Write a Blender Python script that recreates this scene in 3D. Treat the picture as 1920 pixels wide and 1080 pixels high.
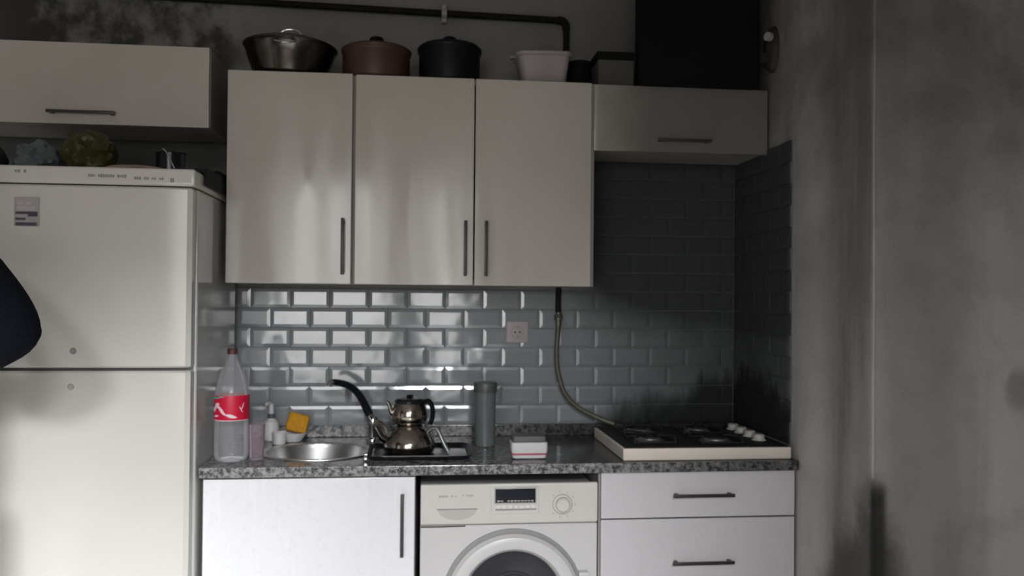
import bpy, bmesh, math, random
from mathutils import Vector, Matrix, noise
from math import pi, sin, cos, radians as rad
random.seed(7)
for o in list(bpy.data.objects): bpy.data.objects.remove(o)
S = bpy.context.scene
COL = S.collection

# ------------------------------------------------------------------ camera, sky, lights, exposure
cam_data = bpy.data.cameras.new('camera')
cam = bpy.data.objects.new('camera', cam_data); COL.objects.link(cam); S.camera = cam
cam_data.sensor_width = 36; cam_data.lens = 36*1613.8/1920
cam_data.clip_start = 0.05
YAW, PITCH, ROLL = .1091, .0119, .0089
F = Vector((sin(YAW)*cos(PITCH), cos(YAW)*cos(PITCH), sin(PITCH)))
R0 = Vector((cos(YAW), -sin(YAW), 0)); U0 = R0.cross(F)
RX = R0*cos(ROLL) + U0*sin(ROLL)
UX = -R0*sin(ROLL) + U0*cos(ROLL)
M = Matrix((RX, UX, -F)).transposed().to_4x4()
M.translation = Vector((0, -3.4585, 1.41))
cam.matrix_world = M
cam_data.dof.use_dof = True
cam_data.dof.focus_distance = 2.05
cam_data.dof.aperture_fstop = 3.8

SKY = 6.6
W = bpy.data.worlds.new('overcast_sky'); S.world = W; W.use_nodes = True
nt = W.node_tree; nt.nodes.clear()
out = nt.nodes.new('ShaderNodeOutputWorld'); bg = nt.nodes.new('ShaderNodeBackground')
tc = nt.nodes.new('ShaderNodeTexCoord'); sx = nt.nodes.new('ShaderNodeSeparateXYZ')
mr = nt.nodes.new('ShaderNodeMapRange'); cr = nt.nodes.new('ShaderNodeValToRGB')
mr.inputs[1].default_value = -1; mr.inputs[2].default_value = 1
el = cr.color_ramp.elements
el[0].position = 0.40; el[0].color = (.33, .30, .285, 1)
el[1].position = 0.50; el[1].color = (.97, .96, .97, 1)
e = el.new(1.0); e.color = (.93, .95, 1, 1)
nt.links.new(tc.outputs['Generated'], sx.inputs[0]); nt.links.new(sx.outputs[2], mr.inputs[0])
nt.links.new(mr.outputs[0], cr.inputs[0]); nt.links.new(cr.outputs[0], bg.inputs[0])
bg.inputs[1].default_value = SKY
nt.links.new(bg.outputs[0], out.inputs[0])

WIN = [(-1.34, -.24), (.0, .46)]          # the two openings of the rear wall (x range)
WZ0, WZ1 = .50, 2.42
RY = -4.6
def area(name, loc, target, sx_, sy_, power, color, portal=False):
    l = bpy.data.lights.new(name, 'AREA'); l.shape = 'RECTANGLE'; l.size = sx_; l.size_y = sy_
    l.energy = power; l.color = color
    o = bpy.data.objects.new(name, l); COL.objects.link(o); o.location = loc
    d = Vector(target) - Vector(loc)
    o.rotation_euler = d.to_track_quat('-Z', 'Y').to_euler()
    if portal: l.cycles.is_portal = True
    return o
for i, (a, b) in enumerate(WIN):
    area('window_portal', ((a+b)/2, RY-.16, (WZ0+WZ1)/2), ((a+b)/2, 0, (WZ0+WZ1)/2), b-a, WZ1-WZ0, 1, (1, 1, 1), True)
# added lamp outside the windows, standing in for a bright gap of sky
area('added_sky_lamp', (.65, -8.0, 3.8), (-.3, -.6, .5), 2.2, 1.5, 2250, (.93, .95, 1.0))

S.view_settings.view_transform = 'Standard'; S.view_settings.look = 'None'
S.view_settings.gamma = 1; S.view_settings.use_curve_mapping = False
S.view_settings.exposure = 0.0

# ------------------------------------------------------------------ materials
MATS = {}
def node(nt, t, **kw):
    n = nt.nodes.new(t)
    for k, v in kw.items(): setattr(n, k, v)
    return n
def base(name):
    m = bpy.data.materials.new(name); m.use_nodes = True
    nt = m.node_tree; nt.nodes.clear()
    o = node(nt, 'ShaderNodeOutputMaterial'); p = node(nt, 'ShaderNodeBsdfPrincipled')
    nt.links.new(p.outputs[0], o.inputs[0])
    return m, nt, p
class G:
    "tiny expression helper for shader maths"
    def __init__(s, nt): s.nt = nt; s.pos = None
    def P(s):
        if not s.pos:
            g = node(s.nt, 'ShaderNodeNewGeometry'); x = node(s.nt, 'ShaderNodeSeparateXYZ')
            s.nt.links.new(g.outputs['Position'], x.inputs[0]); s.pos = (g.outputs['Position'], x.outputs[0], x.outputs[1], x.outputs[2])
        return s.pos
    def m(s, op, a, b=None, c=None, clamp=False):
        n = node(s.nt, 'ShaderNodeMath', operation=op); n.use_clamp = clamp
        for i, v in enumerate((a, b, c)):
            if v is None: continue
            if isinstance(v, (int, float)): n.inputs[i].default_value = v
            else: s.nt.links.new(v, n.inputs[i])
        return n.outputs[0]
    def step(s, v, a, b):
        n = node(s.nt, 'ShaderNodeMapRange', interpolation_type='SMOOTHSTEP')
        s.nt.links.new(v, n.inputs[0]); n.inputs[1].default_value = a; n.inputs[2].default_value = b
        return n.outputs[0]
    def rng(s, v, a, b, c, d):
        n = node(s.nt, 'ShaderNodeMapRange')
        s.nt.links.new(v, n.inputs[0])
        for i, q in enumerate((a, b, c, d)): n.inputs[i+1].default_value = q
        return n.outputs[0]
    def noise(s, scale, detail=4, rough=.55, stretch=None, off=0):
        p = s.P()[0]
        mp = node(s.nt, 'ShaderNodeMapping'); s.nt.links.new(p, mp.inputs[0])
        mp.inputs['Location'].default_value = (off, off*.7, off*.3)
        mp.inputs['Scale'].default_value = stretch or (1, 1, 1)
        n = node(s.nt, 'ShaderNodeTexNoise'); n.inputs['Scale'].default_value = scale
        n.inputs['Detail'].default_value = detail; n.inputs['Roughness'].default_value = rough
        s.nt.links.new(mp.outputs[0], n.inputs['Vector']); return n.outputs[0]
    def mix(s, f, a, b):
        n = node(s.nt, 'ShaderNodeMix', data_type='RGBA')
        if isinstance(f, (int, float)): n.inputs[0].default_value = f
        else: s.nt.links.new(f, n.inputs[0])
        for i, v in ((6, a), (7, b)):
            if isinstance(v, tuple): n.inputs[i].default_value = (*v[:3], 1)
            else: s.nt.links.new(v, n.inputs[i])
        return n.outputs[2]
    def bump(s, h, strength, dist, p):
        b = node(s.nt, 'ShaderNodeBump'); b.inputs['Strength'].default_value = strength; b.inputs['Distance'].default_value = dist
        s.nt.links.new(h, b.inputs['Height']); s.nt.links.new(b.outputs[0], p.inputs['Normal'])
def setv(nt, sock, v):
    if isinstance(v, (int, float)): sock.default_value = v
    elif isinstance(v, tuple): sock.default_value = (*v[:3], 1)
    else: nt.links.new(v, sock)
def mat(name, color, rough=.5, metal=0, spec=.5, var=.12, scale=30, bump=0, trans=0, ior=1.45, coat=0, sheen=0):
    if name in MATS: return MATS[name]
    m, nt, p = base(name); g = G(nt)
    n = g.noise(scale, 3)
    dk = tuple(c*(1-var) for c in color); lt = tuple(min(1, c*(1+var)) for c in color)
    setv(nt, p.inputs['Base Color'], g.mix(n, dk, lt))
    setv(nt, p.inputs['Roughness'], g.rng(n, 0, 1, max(0, rough-.05), min(1, rough+.05)))
    p.inputs['Metallic'].default_value = metal; p.inputs['Specular IOR Level'].default_value = spec
    p.inputs['Transmission Weight'].default_value = trans; p.inputs['IOR'].default_value = ior
    p.inputs['Coat Weight'].default_value = coat
    p.inputs['Sheen Weight'].default_value = sheen
    if bump: g.bump(n, bump, .01, p)
    MATS[name] = m; return m

def mk_laminate(name, col, rough=.22, soot=1.0, spec=.5):
    m, nt, p = base(name); g = G(nt); _, X, Y, Z = g.P()
    big = g.noise(2.2, 4, .6); streak = g.noise(6, 3, .5, (1.6, 1, .18)); fine = g.noise(40, 3)
    # grease and soot that settled on the doors nearest the hob
    s = g.m('MULTIPLY', g.step(X, .30, 1.25), g.step(Z, 1.3, 1.9))
    s = g.m('MULTIPLY', s, g.rng(big, .3, .7, .55, 1.0), clamp=True)
    s = g.m('ADD', s, g.m('MULTIPLY', g.m('MULTIPLY', g.step(X, .635, .66), g.step(Z, 1.93, 1.95)), g.rng(X, .64, 1.2, .40, .70)), clamp=True)
    s = g.m('MULTIPLY', s, .84*soot)
    film = g.m('MULTIPLY', g.step(Z, 1.2, 2.2), g.rng(big, .3, .7, .25, .55))  # door colour gets darker and yellower towards the top, in blotches
    c = g.mix(g.m('MULTIPLY', film, soot), col, (col[0]*.62, col[1]*.60, col[2]*.52))
    c = g.mix(g.m('MULTIPLY', g.step(fine, .5, .8), .10), c, (.35, .32, .27))
    c = g.mix(s, c, (.075, .07, .062))
    setv(nt, p.inputs['Base Color'], c)
    r = g.m('ADD', g.m('MULTIPLY', s, .35), g.rng(streak, .35, .65, rough-.06, rough+.12))
    setv(nt, p.inputs['Roughness'], r); p.inputs['Specular IOR Level'].default_value = spec
    g.bump(streak, .05, .004, p)
    MATS[name] = m; return m
LAM = mk_laminate('upper_door_laminate', (.60, .568, .518), .11)
LAML = mk_laminate('lower_door_laminate', (.84, .84, .86), .28, .25)
LAMD = mk_laminate('drawer_laminate', (.62, .60, .61), .40, .3)

def mk_tile():
    m, nt, p = base('glazed_tile'); g = G(nt); _, X, Y, Z = g.P()
    big = g.noise(3.0, 4, .6); fl = g.noise(5.0, 4, .6, (1.6, 1.6, .45), 3); fine = g.noise(60, 2)
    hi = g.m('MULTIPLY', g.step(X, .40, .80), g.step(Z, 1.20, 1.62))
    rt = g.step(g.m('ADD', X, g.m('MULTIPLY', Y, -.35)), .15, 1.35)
    # soot licking up from behind the hob
    h = g.m('SUBTRACT', g.m('ADD', .93, g.m('MULTIPLY', g.step(X, .65, 1.35), .26)), Z)
    fire = g.step(g.m('ADD', h, g.m('MULTIPLY', g.m('SUBTRACT', fl, .5), .42)), -.17, .13)
    fire = g.m('MULTIPLY', fire, g.step(X, .60, .85))
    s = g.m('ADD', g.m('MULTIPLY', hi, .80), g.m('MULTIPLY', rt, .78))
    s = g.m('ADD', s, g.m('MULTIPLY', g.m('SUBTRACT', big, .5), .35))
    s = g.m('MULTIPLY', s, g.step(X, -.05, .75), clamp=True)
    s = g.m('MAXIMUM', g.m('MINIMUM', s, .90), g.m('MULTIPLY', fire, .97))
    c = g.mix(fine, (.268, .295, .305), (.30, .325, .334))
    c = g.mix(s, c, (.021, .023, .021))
    setv(nt, p.inputs['Base Color'], c)
    setv(nt, p.inputs['Roughness'], g.m('ADD', .10, g.m('MULTIPLY', s, .62)))
    g.bump(g.noise(11, 1), .12, .01, p)
    setv(nt, p.inputs['Specular IOR Level'], g.m('MULTIPLY', 1.0, g.m('SUBTRACT', 1.0, s)))
    return m
TILE = mk_tile()
GROUT = mat('grout', (.17, .18, .18), .9, var=.2)

def mk_plaster(name, col, mode):
    m, nt, p = base(name); g = G(nt); _, X, Y, Z = g.P()
    a = g.noise(1.6, 5, .6); b = g.noise(7, 5, .65, off=2); st = g.noise(4, 4, .6, (1.4, 1.4, .12)); f = g.noise(70, 3)
    c = g.mix(g.rng(a, .3, .7, 0, 1), tuple(v*.80 for v in col), tuple(v*1.12 for v in col))
    c = g.mix(g.m('MULTIPLY', g.step(b, .45, .75), .35), c, tuple(v*.55 for v in col))
    c = g.mix(g.m('MULTIPLY', g.step(f, .55, .8), .18), c, tuple(v*.6 for v in col))
    if mode == 'back':
        pn = g.noise(4.2, 6, .62, (1, 1, .8), 5)
        mold = g.m('MULTIPLY', g.step(g.m('ADD', pn, g.m('MULTIPLY', g.step(X, -.62, -1.15), .10)), .47, .62), g.m('MULTIPLY', g.step(X, -.60, -.78), g.step(Z, 1.95, 2.15)))
        c = g.mix(g.m('MULTIPLY', mold, .80), c, (.022, .022, .018))
        s = g.m('MULTIPLY', g.step(X, .35, 1.2), .80)
        s = g.m('MULTIPLY', s, g.rng(a, .3, .7, .7, 1))
        c = g.mix(s, c, (.04, .04, .038))
        recess_shade = g.m('MULTIPLY', g.step(X, -.60, -.72), g.m('MULTIPLY', g.step(Z, 1.80, 1.95), g.step(Z, 2.22, 2.16)))  # shade of the recess above the fridge, painted into the plaster colour
        c = g.mix(g.m('MULTIPLY', recess_shade, .75), c, (.03, .03, .029))
    else:
        c = g.mix(g.m('MULTIPLY', g.step(st, .42, .68), .50), c, tuple(v*.42 for v in col))
        # soot burnt into the foot of the corner
        d = g.m('ADD', g.m('ABSOLUTE', g.m('SUBTRACT', X, 1.312)), g.m('MULTIPLY', g.m('ABSOLUTE', g.m('ADD', Y, 1.10)), .42))
        w = g.m('MULTIPLY', g.m('SUBTRACT', .895, Z), .33)
        w = g.m('ADD', w, g.m('MULTIPLY', g.m('SUBTRACT', b, .5), .10))
        v = g.m('MULTIPLY', g.step(g.m('SUBTRACT', w, d), -.045, .045), g.step(Z, .93, .87))
        c = g.mix(g.m('MULTIPLY', v, .80), c, (.012, .012, .012))
        core = g.m('MULTIPLY', g.step(g.m('ADD', g.m('ABSOLUTE', g.m('SUBTRACT', X, 1.322)), g.m('MULTIPLY', g.m('ABSOLUTE', g.m('ADD', Y, 1.10)), .8)), .040, .014), g.step(Z, .91, .84))
        c = g.mix(g.m('MULTIPLY', core, .85), c, (.010, .010, .010))
        # smoke under the ceiling and beside the hob
        up = g.m('MULTIPLY', g.step(Z, .95, 2.35), g.rng(g.noise(3.2, 5, .6, off=8), .3, .7, .40, 1.0))
        c = g.mix(g.m('MULTIPLY', up, .80), c, (.045, .045, .040))
        near = g.m('MULTIPLY', g.step(Y, -.62, -.25), g.step(Z, 1.5, 2.0))
        c = g.mix(g.m('MULTIPLY', near, .45), c, (.04, .04, .036))
        band = g.m('MULTIPLY', g.step(Y, -.72, -.88), g.step(Y, -1.10, -1.07))
        c = g.mix(g.m('MULTIPLY', g.m('MULTIPLY', band, g.rng(st, .3, .6, .55, 1.0)), .62), c, (.09, .088, .082))
        bl = g.m('MULTIPLY', g.step(Y, -1.09, -1.10), g.step(g.m('ADD', g.m('ABSOLUTE', g.m('SUBTRACT', X, 1.46)), g.m('MULTIPLY', a, -.25)), .10, -.06))
        c = g.mix(g.m('MULTIPLY', bl, .40), c, (.08, .08, .075))
        # grey smear on the pier face at the right
        dx = g.m('DIVIDE', g.m('SUBTRACT', X, 1.775), .06); dz = g.m('DIVIDE', g.m('SUBTRACT', Z, 1.15), .075)
        rr = g.m('ADD', g.m('MULTIPLY', dx, dx), g.m('MULTIPLY', dz, dz))
        sm = g.step(g.m('ADD', rr, g.m('MULTIPLY', g.m('SUBTRACT', b, .5), 2.5)), 1.3, .1)
        c = g.mix(g.m('MULTIPLY', sm, .42), c, (.05, .045, .05))
    setv(nt, p.inputs['Base Color'], c); p.inputs['Roughness'].default_value = .92
    p.inputs['Specular IOR Level'].default_value = .2
    g.bump(g.m('ADD', g.m('MULTIPLY', b, .6), g.m('MULTIPLY', f, .4)), .35, .01, p)
    return m
PB = mk_plaster('sooty_shaded_plaster', (.27, .275, .255), 'back')
PR = mk_plaster('smoked_plaster', (.52, .508, .485), 'pier')
PAINT = mat('room_plaster', (.50, .475, .455), .9, var=.1, scale=3)
FLOORM = mat('floor_tile', (.45, .43, .40), .35, var=.15, scale=6)

def mk_granite():
    m, nt, p = base('speckled_granite'); g = G(nt); _, X, Y, Z = g.P()
    v = node(nt, 'ShaderNodeTexVoronoi'); v.inputs['Scale'].default_value = 95; nt.links.new(g.P()[0], v.inputs['Vector'])
    a = g.noise(60, 4, .7); b = g.noise(22, 3, .6, off=4); gr = g.noise(2, 3)
    c = g.mix(g.step(a, .38, .62), (.055, .058, .06), (.36, .355, .35))
    c = g.mix(g.m('MULTIPLY', g.step(b, .5, .7), .6), c, (.50, .49, .47))
    c = g.mix(g.m('MULTIPLY', g.step(v.outputs[0], .35, .15), .5), c, (.03, .03, .032))
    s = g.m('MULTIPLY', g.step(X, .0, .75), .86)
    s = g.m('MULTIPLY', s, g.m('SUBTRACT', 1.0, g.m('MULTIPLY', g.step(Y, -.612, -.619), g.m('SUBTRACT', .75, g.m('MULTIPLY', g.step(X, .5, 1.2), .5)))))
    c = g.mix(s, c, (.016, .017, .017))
    setv(nt, p.inputs['Base Color'], c); p.inputs['Roughness'].default_value = .16
    setv(nt, p.inputs['Specular IOR Level'], g.rng(g.step(X, -.1, .6), 0, 1, .5, .12))
    return m
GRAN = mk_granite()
GLASSY = None
def mk_pane():
    m = bpy.data.materials.new('window_glass'); m.use_nodes = True; nt = m.node_tree; nt.nodes.clear()
    o = node(nt, 'ShaderNodeOutputMaterial'); mx = node(nt, 'ShaderNodeMixShader'); t = node(nt, 'ShaderNodeBsdfTransparent'); gl = node(nt, 'ShaderNodeBsdfGlossy')
    f = node(nt, 'ShaderNodeFresnel'); f.inputs[0].default_value = 1.3; gl.inputs['Roughness'].default_value = .02
    t.inputs[0].default_value = (.97, .97, .97, 1)
    nt.links.new(f.outputs[0], mx.inputs[0]); nt.links.new(t.outputs[0], mx.inputs[1]); nt.links.new(gl.outputs[0], mx.inputs[2]); nt.links.new(mx.outputs[0], o.inputs[0])
    return m
PANE = mk_pane()
def mk_clear(name, tint, opac, rough=.08):
    "thin clear plastic: mostly see-through, a little milky, glossy"
    m = bpy.data.materials.new(name); m.use_nodes = True; nt = m.node_tree; nt.nodes.clear()
    o = node(nt, 'ShaderNodeOutputMaterial'); mx = node(nt, 'ShaderNodeMixShader'); t = node(nt, 'ShaderNodeBsdfTransparent'); p = node(nt, 'ShaderNodeBsdfPrincipled')
    t.inputs[0].default_value = (*tint, 1); p.inputs['Base Color'].default_value = (*tint, 1); p.inputs['Roughness'].default_value = rough
    f = node(nt, 'ShaderNodeFresnel'); f.inputs[0].default_value = 1.35
    a = node(nt, 'ShaderNodeMath', operation='MULTIPLY_ADD'); a.inputs[1].default_value = .8; a.inputs[2].default_value = opac; a.use_clamp = True
    nt.links.new(f.outputs[0], a.inputs[0]); nt.links.new(a.outputs[0], mx.inputs[0]); nt.links.new(t.outputs[0], mx.inputs[1]); nt.links.new(p.outputs[0], mx.inputs[2]); nt.links.new(mx.outputs[0], o.inputs[0])
    return m
PET = mk_clear('clear_bottle_plastic', (.86, .86, .87), .16)
PINKC = mk_clear('pinkish_clear_glass', (.90, .84, .87), .07)
BAGC = mk_clear('pale_blue_film', (.30, .345, .36), .40, .25)
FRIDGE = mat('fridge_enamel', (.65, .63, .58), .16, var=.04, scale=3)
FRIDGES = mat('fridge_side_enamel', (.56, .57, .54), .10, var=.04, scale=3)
WASH = mat('washer_enamel', (.61, .60, .585), .32, var=.05, scale=5)
WASHP = mat('washer_fascia', (.63, .61, .56), .38, var=.06, scale=7)
GREYP = mat('grey_plastic', (.28, .28, .27), .5)
SEAM = mat('dark_seam', (.05, .05, .048), .8)
HANDLE = mat('dark_bronze_handle', (.055, .05, .045), .38, .35, var=.2)
BLACK = mat('matte_black', (.006, .0065, .007), .7, var=.2, spec=.12)
BLACKG = mat('black_gloss', (.012, .013, .015), .22, var=.2)
CARCASS = mat('cabinet_side_board', (.30, .29, .265), .5, var=.15, scale=8)
STEEL = mat('polished_steel', (.46, .42, .37), .15, 1, var=.10, scale=14)
STEELD = mat('dull_dark_steel', (.12, .108, .095), .22, 1, var=.25, scale=9)
SINKM = mat('brushed_sink_steel', (.62, .62, .61), .30, 1, var=.06)
CHROME = mat('chrome', (.75, .76, .77), .10, 1, var=.05)
COPPER = mat('tarnished_copper_enamel', (.075, .038, .028), .42, .1, var=.35, scale=14)
NAVYPOT = mat('dark_blue_enamel', (.004, .0055, .007), .45, spec=.3, var=.3)
WHITEP = mat('white_plastic', (.68, .67, .66), .38, var=.04)
TUBM = mat('grimy_white_plastic', (.31, .285, .27), .45, var=.14, scale=18)
PALEBOX = mat('sooty_carton', (.075, .07, .062), .8, var=.2, scale=10)
REDL = mat('red_label', (.62, .008, .045), .45, var=.06)
LWHITE = mat('label_white', (.80, .62, .66), .5, var=.08)
TEAL = mat('teal_label', (.10, .42, .38), .5)
YELLOW = mat('yellow_sponge', (.62, .30, .02), .9, var=.3, scale=90, bump=.6)
OLIVE = mat('olive_bag_film', (.050, .046, .010), .42, var=.4, scale=20, bump=.4)
BEIGE = mat('beige_wrapper', (.33, .24, .18), .6, var=.3, scale=22)
CLOTH = mat('black_cloth', (.016, .018, .019), .9, var=.3, scale=60, bump=.3)
NAVY = mat('navy_knit', (.006, .0072, .0118), .95, var=.35, scale=120, bump=.35, spec=.1)
JEANS = mat('dark_trousers', (.02, .022, .028), .9, scale=90)
SKIN = mat('skin', (.42, .25, .18), .5, var=.05)
HAIR = mat('dark_hair', (.012, .010, .009), .6)
TUMBM = mat('grey_green_plastic', (.13, .15, .15), .24, var=.10, spec=.6)
HOSEM = mat('grimy_hose', (.11, .105, .075), .45, .2, var=.3, scale=40)
PIPEM = mat('black_gas_pipe', (.012, .012, .010), .65, var=.3, spec=.2)
HOBW = mat('cream_enamel', (.78, .71, .62), .32, var=.07, scale=9)
HOBSIDE = HOBW
IRON = mat('sooty_cast_iron', (.012, .012, .012), .65, var=.3)
BURNM = mat('burner_alloy', (.30, .30, .30), .35, .8, var=.2)
INK = mat('faded_print', (.27, .26, .235), .6)
INKL = mat('pale_print', (.40, .39, .36), .6)
DISP = mat('display_glass', (.018, .020, .026), .15)
DRUM = mat('dark_door_glass', (.05, .05, .057), .30, var=.5, scale=9, spec=.4)
SOCK = mat('socket_plastic', (.47, .43, .42), .4, var=.05)
BEAD = mk_plaster('bead_paint', (.57, .565, .54), 'pier')
FRAMEW = mat('window_frame_white', (.7, .7, .69), .4)

# ------------------------------------------------------------------ mesh helpers
def link(name, me, m, parent=None, loc=(0, 0, 0)):
    o = bpy.data.objects.new(name, me); COL.objects.link(o)
    if m:
        me.materials.clear(); me.materials.append(m)
    o.location = loc
    if parent: o.parent = parent
    return o
def obj(name, bm, m, parent=None, loc=(0, 0, 0), smooth=True):
    me = bpy.data.meshes.new(name); bmesh.ops.recalc_face_normals(bm, faces=bm.faces[:]); bm.to_mesh(me); bm.free()
    if smooth and len(me.polygons):
        me.polygons.foreach_set('use_smooth', [True]*len(me.polygons)); me.set_sharp_from_angle(angle=rad(32))
    return link(name, me, m, parent, loc)
def merge(bm, b2, mtx=None):
    me = bpy.data.meshes.new('t'); b2.to_mesh(me); b2.free()
    if mtx: me.transform(mtx)
    bm.from_mesh(me); bpy.data.meshes.remove(me)
def add_box(bm, x0, x1, y0, y1, z0, z1, bev=0, seg=2, taper=None):
    b = bmesh.new(); r = bmesh.ops.create_cube(b, size=1)
    for v in b.verts:
        v.co = Vector(((x0+x1)/2+v.co.x*(x1-x0), (y0+y1)/2+v.co.y*(y1-y0), (z0+z1)/2+v.co.z*(z1-z0)))
    if bev: bmesh.ops.bevel(b, geom=b.edges[:], offset=bev, segments=seg, affect='EDGES', profile=.6)
    merge(bm, b)
def box(name, x0, x1, y0, y1, z0, z1, m, parent=None, bev=.002, seg=2):
    "box in the coordinates of its parent"
    bm = bmesh.new(); add_box(bm, x0, x1, y0, y1, z0, z1, bev, seg); o = obj(name, bm, m, parent)
    for p in o.data.polygons:                      # the flat faces stay truly flat, only the rounded edges are smoothed
        if max(abs(c) for c in p.normal) > .9995: p.use_smooth = False
    return o
def add_lathe(bm, prof, c=(0, 0, 0), n=40, sx=1, sy=1, axis='z', a0=0):
    rings = []
    for r, z in prof:
        if r < 1e-6: rings.append([bm.verts.new((c[0], c[1], c[2]+z) if axis == 'z' else (c[0], c[1]-z, c[2]))])
        else:
            ring = []
            for i in range(n):
                t = a0+2*pi*i/n
                if axis == 'z': ring.append(bm.verts.new((c[0]+r*sx*cos(t), c[1]+r*sy*sin(t), c[2]+z)))
                else: ring.append(bm.verts.new((c[0]+r*sx*cos(t), c[1]-z, c[2]+r*sy*sin(t))))   # axis along -y (towards the room)
            rings.append(ring)
    for a, b in zip(rings, rings[1:]):
        if len(a) == 1 and len(b) == 1: continue
        for i in range(n):
            j = (i+1) % n
            if len(a) == 1: bm.faces.new((a[0], b[i], b[j]))
            elif len(b) == 1: bm.faces.new((a[i], a[j], b[0]))
            else: bm.faces.new((a[i], a[j], b[j], b[i]))
def lathe(name, prof, m, parent=None, c=(0, 0, 0), n=40, **k):
    bm = bmesh.new(); add_lathe(bm, prof, c, n, **k); return obj(name, bm, m, parent)
def smooth_path(pts, sub=6):
    P = [Vector(p) for p in pts]; out = []
    for i in range(len(P)-1):
        p0, p1, p2, p3 = P[max(i-1, 0)], P[i], P[i+1], P[min(i+2, len(P)-1)]
        for k in range(sub):
            t = k/sub
            out.append(.5*((2*p1)+(-p0+p2)*t+(2*p0-5*p1+4*p2-p3)*t*t+(-p0+3*p1-3*p2+p3)*t**3))
    out.append(P[-1]); return out
def add_tube(bm, pts, r, n=12, sub=0, caps=True):
    P = smooth_path(pts, sub) if sub else [Vector(p) for p in pts]
    rs = r if isinstance(r, (list, tuple)) else [r]*len(P)
    if len(rs) != len(P):
        rs = [rs[0]+(rs[-1]-rs[0])*i/(len(P)-1) if len(rs) == 2 else rs[min(len(rs)-1, int(i*(len(rs)-1)/(len(P)-1)))] for i in range(len(P))]
    up = None; rings = []
    for i, p in enumerate(P):
        t = (P[min(i+1, len(P)-1)]-P[max(i-1, 0)]).normalized()
        if up is None:
            up = Vector((0, 0, 1)) if abs(t.z) < .9 else Vector((1, 0, 0))
        a = t.cross(up).normalized(); up = a.cross(t).normalized()
        rings.append([bm.verts.new(p+(a*cos(2*pi*k/n)+up*sin(2*pi*k/n))*rs[i]) for k in range(n)])
    for A, B in zip(rings, rings[1:]):
        for k in range(n): bm.faces.new((A[k], A[(k+1) % n], B[(k+1) % n], B[k]))
    if caps:
        bm.faces.new(rings[0][::-1]); bm.faces.new(rings[-1])
def tube(name, pts, r, m, parent=None, n=12, sub=0):
    bm = bmesh.new(); add_tube(bm, pts, r, n, sub); return obj(name, bm, m, parent)
def thing(name, label, cat, loc=(0, 0, 0), group=None, rotz=0):
    o = bpy.data.objects.new(name, None); COL.objects.link(o); o.location = loc; o.rotation_euler = (0, 0, rotz); o.empty_display_size = .05
    o['label'] = label; o['category'] = cat
    if group: o['group'] = group
    return o
def tag(o, label, cat, group=None):
    o['label'] = label; o['category'] = cat
    if group: o['group'] = group
    return o
def struct(o): o['kind'] = 'structure'; return o
def crumple(name, c, s, m, amp=.25, sc=9, seed=0, sub=4, flat=.0, parent=None):
    "a crumpled bag: a displaced, flat-bottomed ball"
    bm = bmesh.new(); bmesh.ops.create_icosphere(bm, subdivisions=sub, radius=1)
    for v in bm.verts:
        d = v.co.normalized(); q = Vector((d.x*s[0], d.y*s[1], d.z*s[2]))
        n = noise.fractal(q*sc+Vector((seed*7.1, seed*3.3, 0)), .8, 2.1, 4)
        rdg = 1-abs(noise.noise(q*sc*1.9+Vector((seed, 9, seed*2))))
        k = 1+amp*n+amp*.6*(rdg-.6)
        v.co = Vector((q.x*k, q.y*k, max(q.z*k, -s[2]*.72)))
    zmin = min(v.co.z for v in bm.verts)
    for v in bm.verts: v.co.z -= zmin
    return obj(name, bm, m, parent, c)
def ink(o): o['kind'] = 'stuff'; return o
def add_marks(bm, x0, x1, z, h, y, n, seed=1):
    "a worn, no longer legible line of print: a row of thin raised strokes"
    r = random.Random(seed); x = x0
    w = (x1-x0)/n
    for i in range(n):
        if r.random() < .12: x += w; continue
        hh = h*r.uniform(.55, 1); add_box(bm, x+w*.08, x+w*.86, y-.0006, y+.0004, z-hh/2, z+hh/2); x += w

# ------------------------------------------------------------------ setting: walls, floor, ceiling
def wall(name, x0, x1, y0, y1, z0, z1, m):
    bm = bmesh.new(); add_box(bm, x0, x1, y0, y1, z0, z1); return struct(obj(name, bm, m, smooth=False))
PX = 1.312; PY = -1.10
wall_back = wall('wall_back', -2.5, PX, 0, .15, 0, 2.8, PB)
wall_right = wall('wall_right', PX, 3.0, PY, .15, 0, 2.8, PR)
wall('wall_right_near', 2.9, 3.05, -4.75, PY, 0, 2.8, PAINT)
wall('wall_left', -2.65, -2.5, -4.75, .15, 0, 2.8, PAINT)
wall('floor', -2.65, 3.05, -4.75, .15, -.1, 0, FLOORM)
wall('ceiling', -2.65, 3.05, -4.75, .15, 2.8, 2.9, PAINT)
bm = bmesh.new()
xs = [-2.5, WIN[0][0], WIN[0][1], WIN[1][0], WIN[1][1], 2.9]
for i in range(0, 5, 2): add_box(bm, xs[i], xs[i+1], RY-.15, RY, 0, 2.8)
for a, b in WIN:
    add_box(bm, a, b, RY-.15, RY, 0, WZ0); add_box(bm, a, b, RY-.15, RY, WZ1, 2.8)
struct(obj('wall_rear', bm, PAINT, smooth=False))
for i, (a, b) in enumerate(WIN):
    bm = bmesh.new(); t = .05
    add_box(bm, a, a+t, RY-.11, RY-.05, WZ0, WZ1); add_box(bm, b-t, b, RY-.11, RY-.05, WZ0, WZ1)
    add_box(bm, a+t, b-t, RY-.11, RY-.05, WZ0, WZ0+t); add_box(bm, a+t, b-t, RY-.11, RY-.05, WZ1-t, WZ1)
    w = struct(obj('window_%d' % (i+1), bm, FRAMEW, smooth=False))
    box('pane', a+t, b-t, RY-.082, RY-.078, WZ0+t, WZ1-t, PANE, w, 0)
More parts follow.
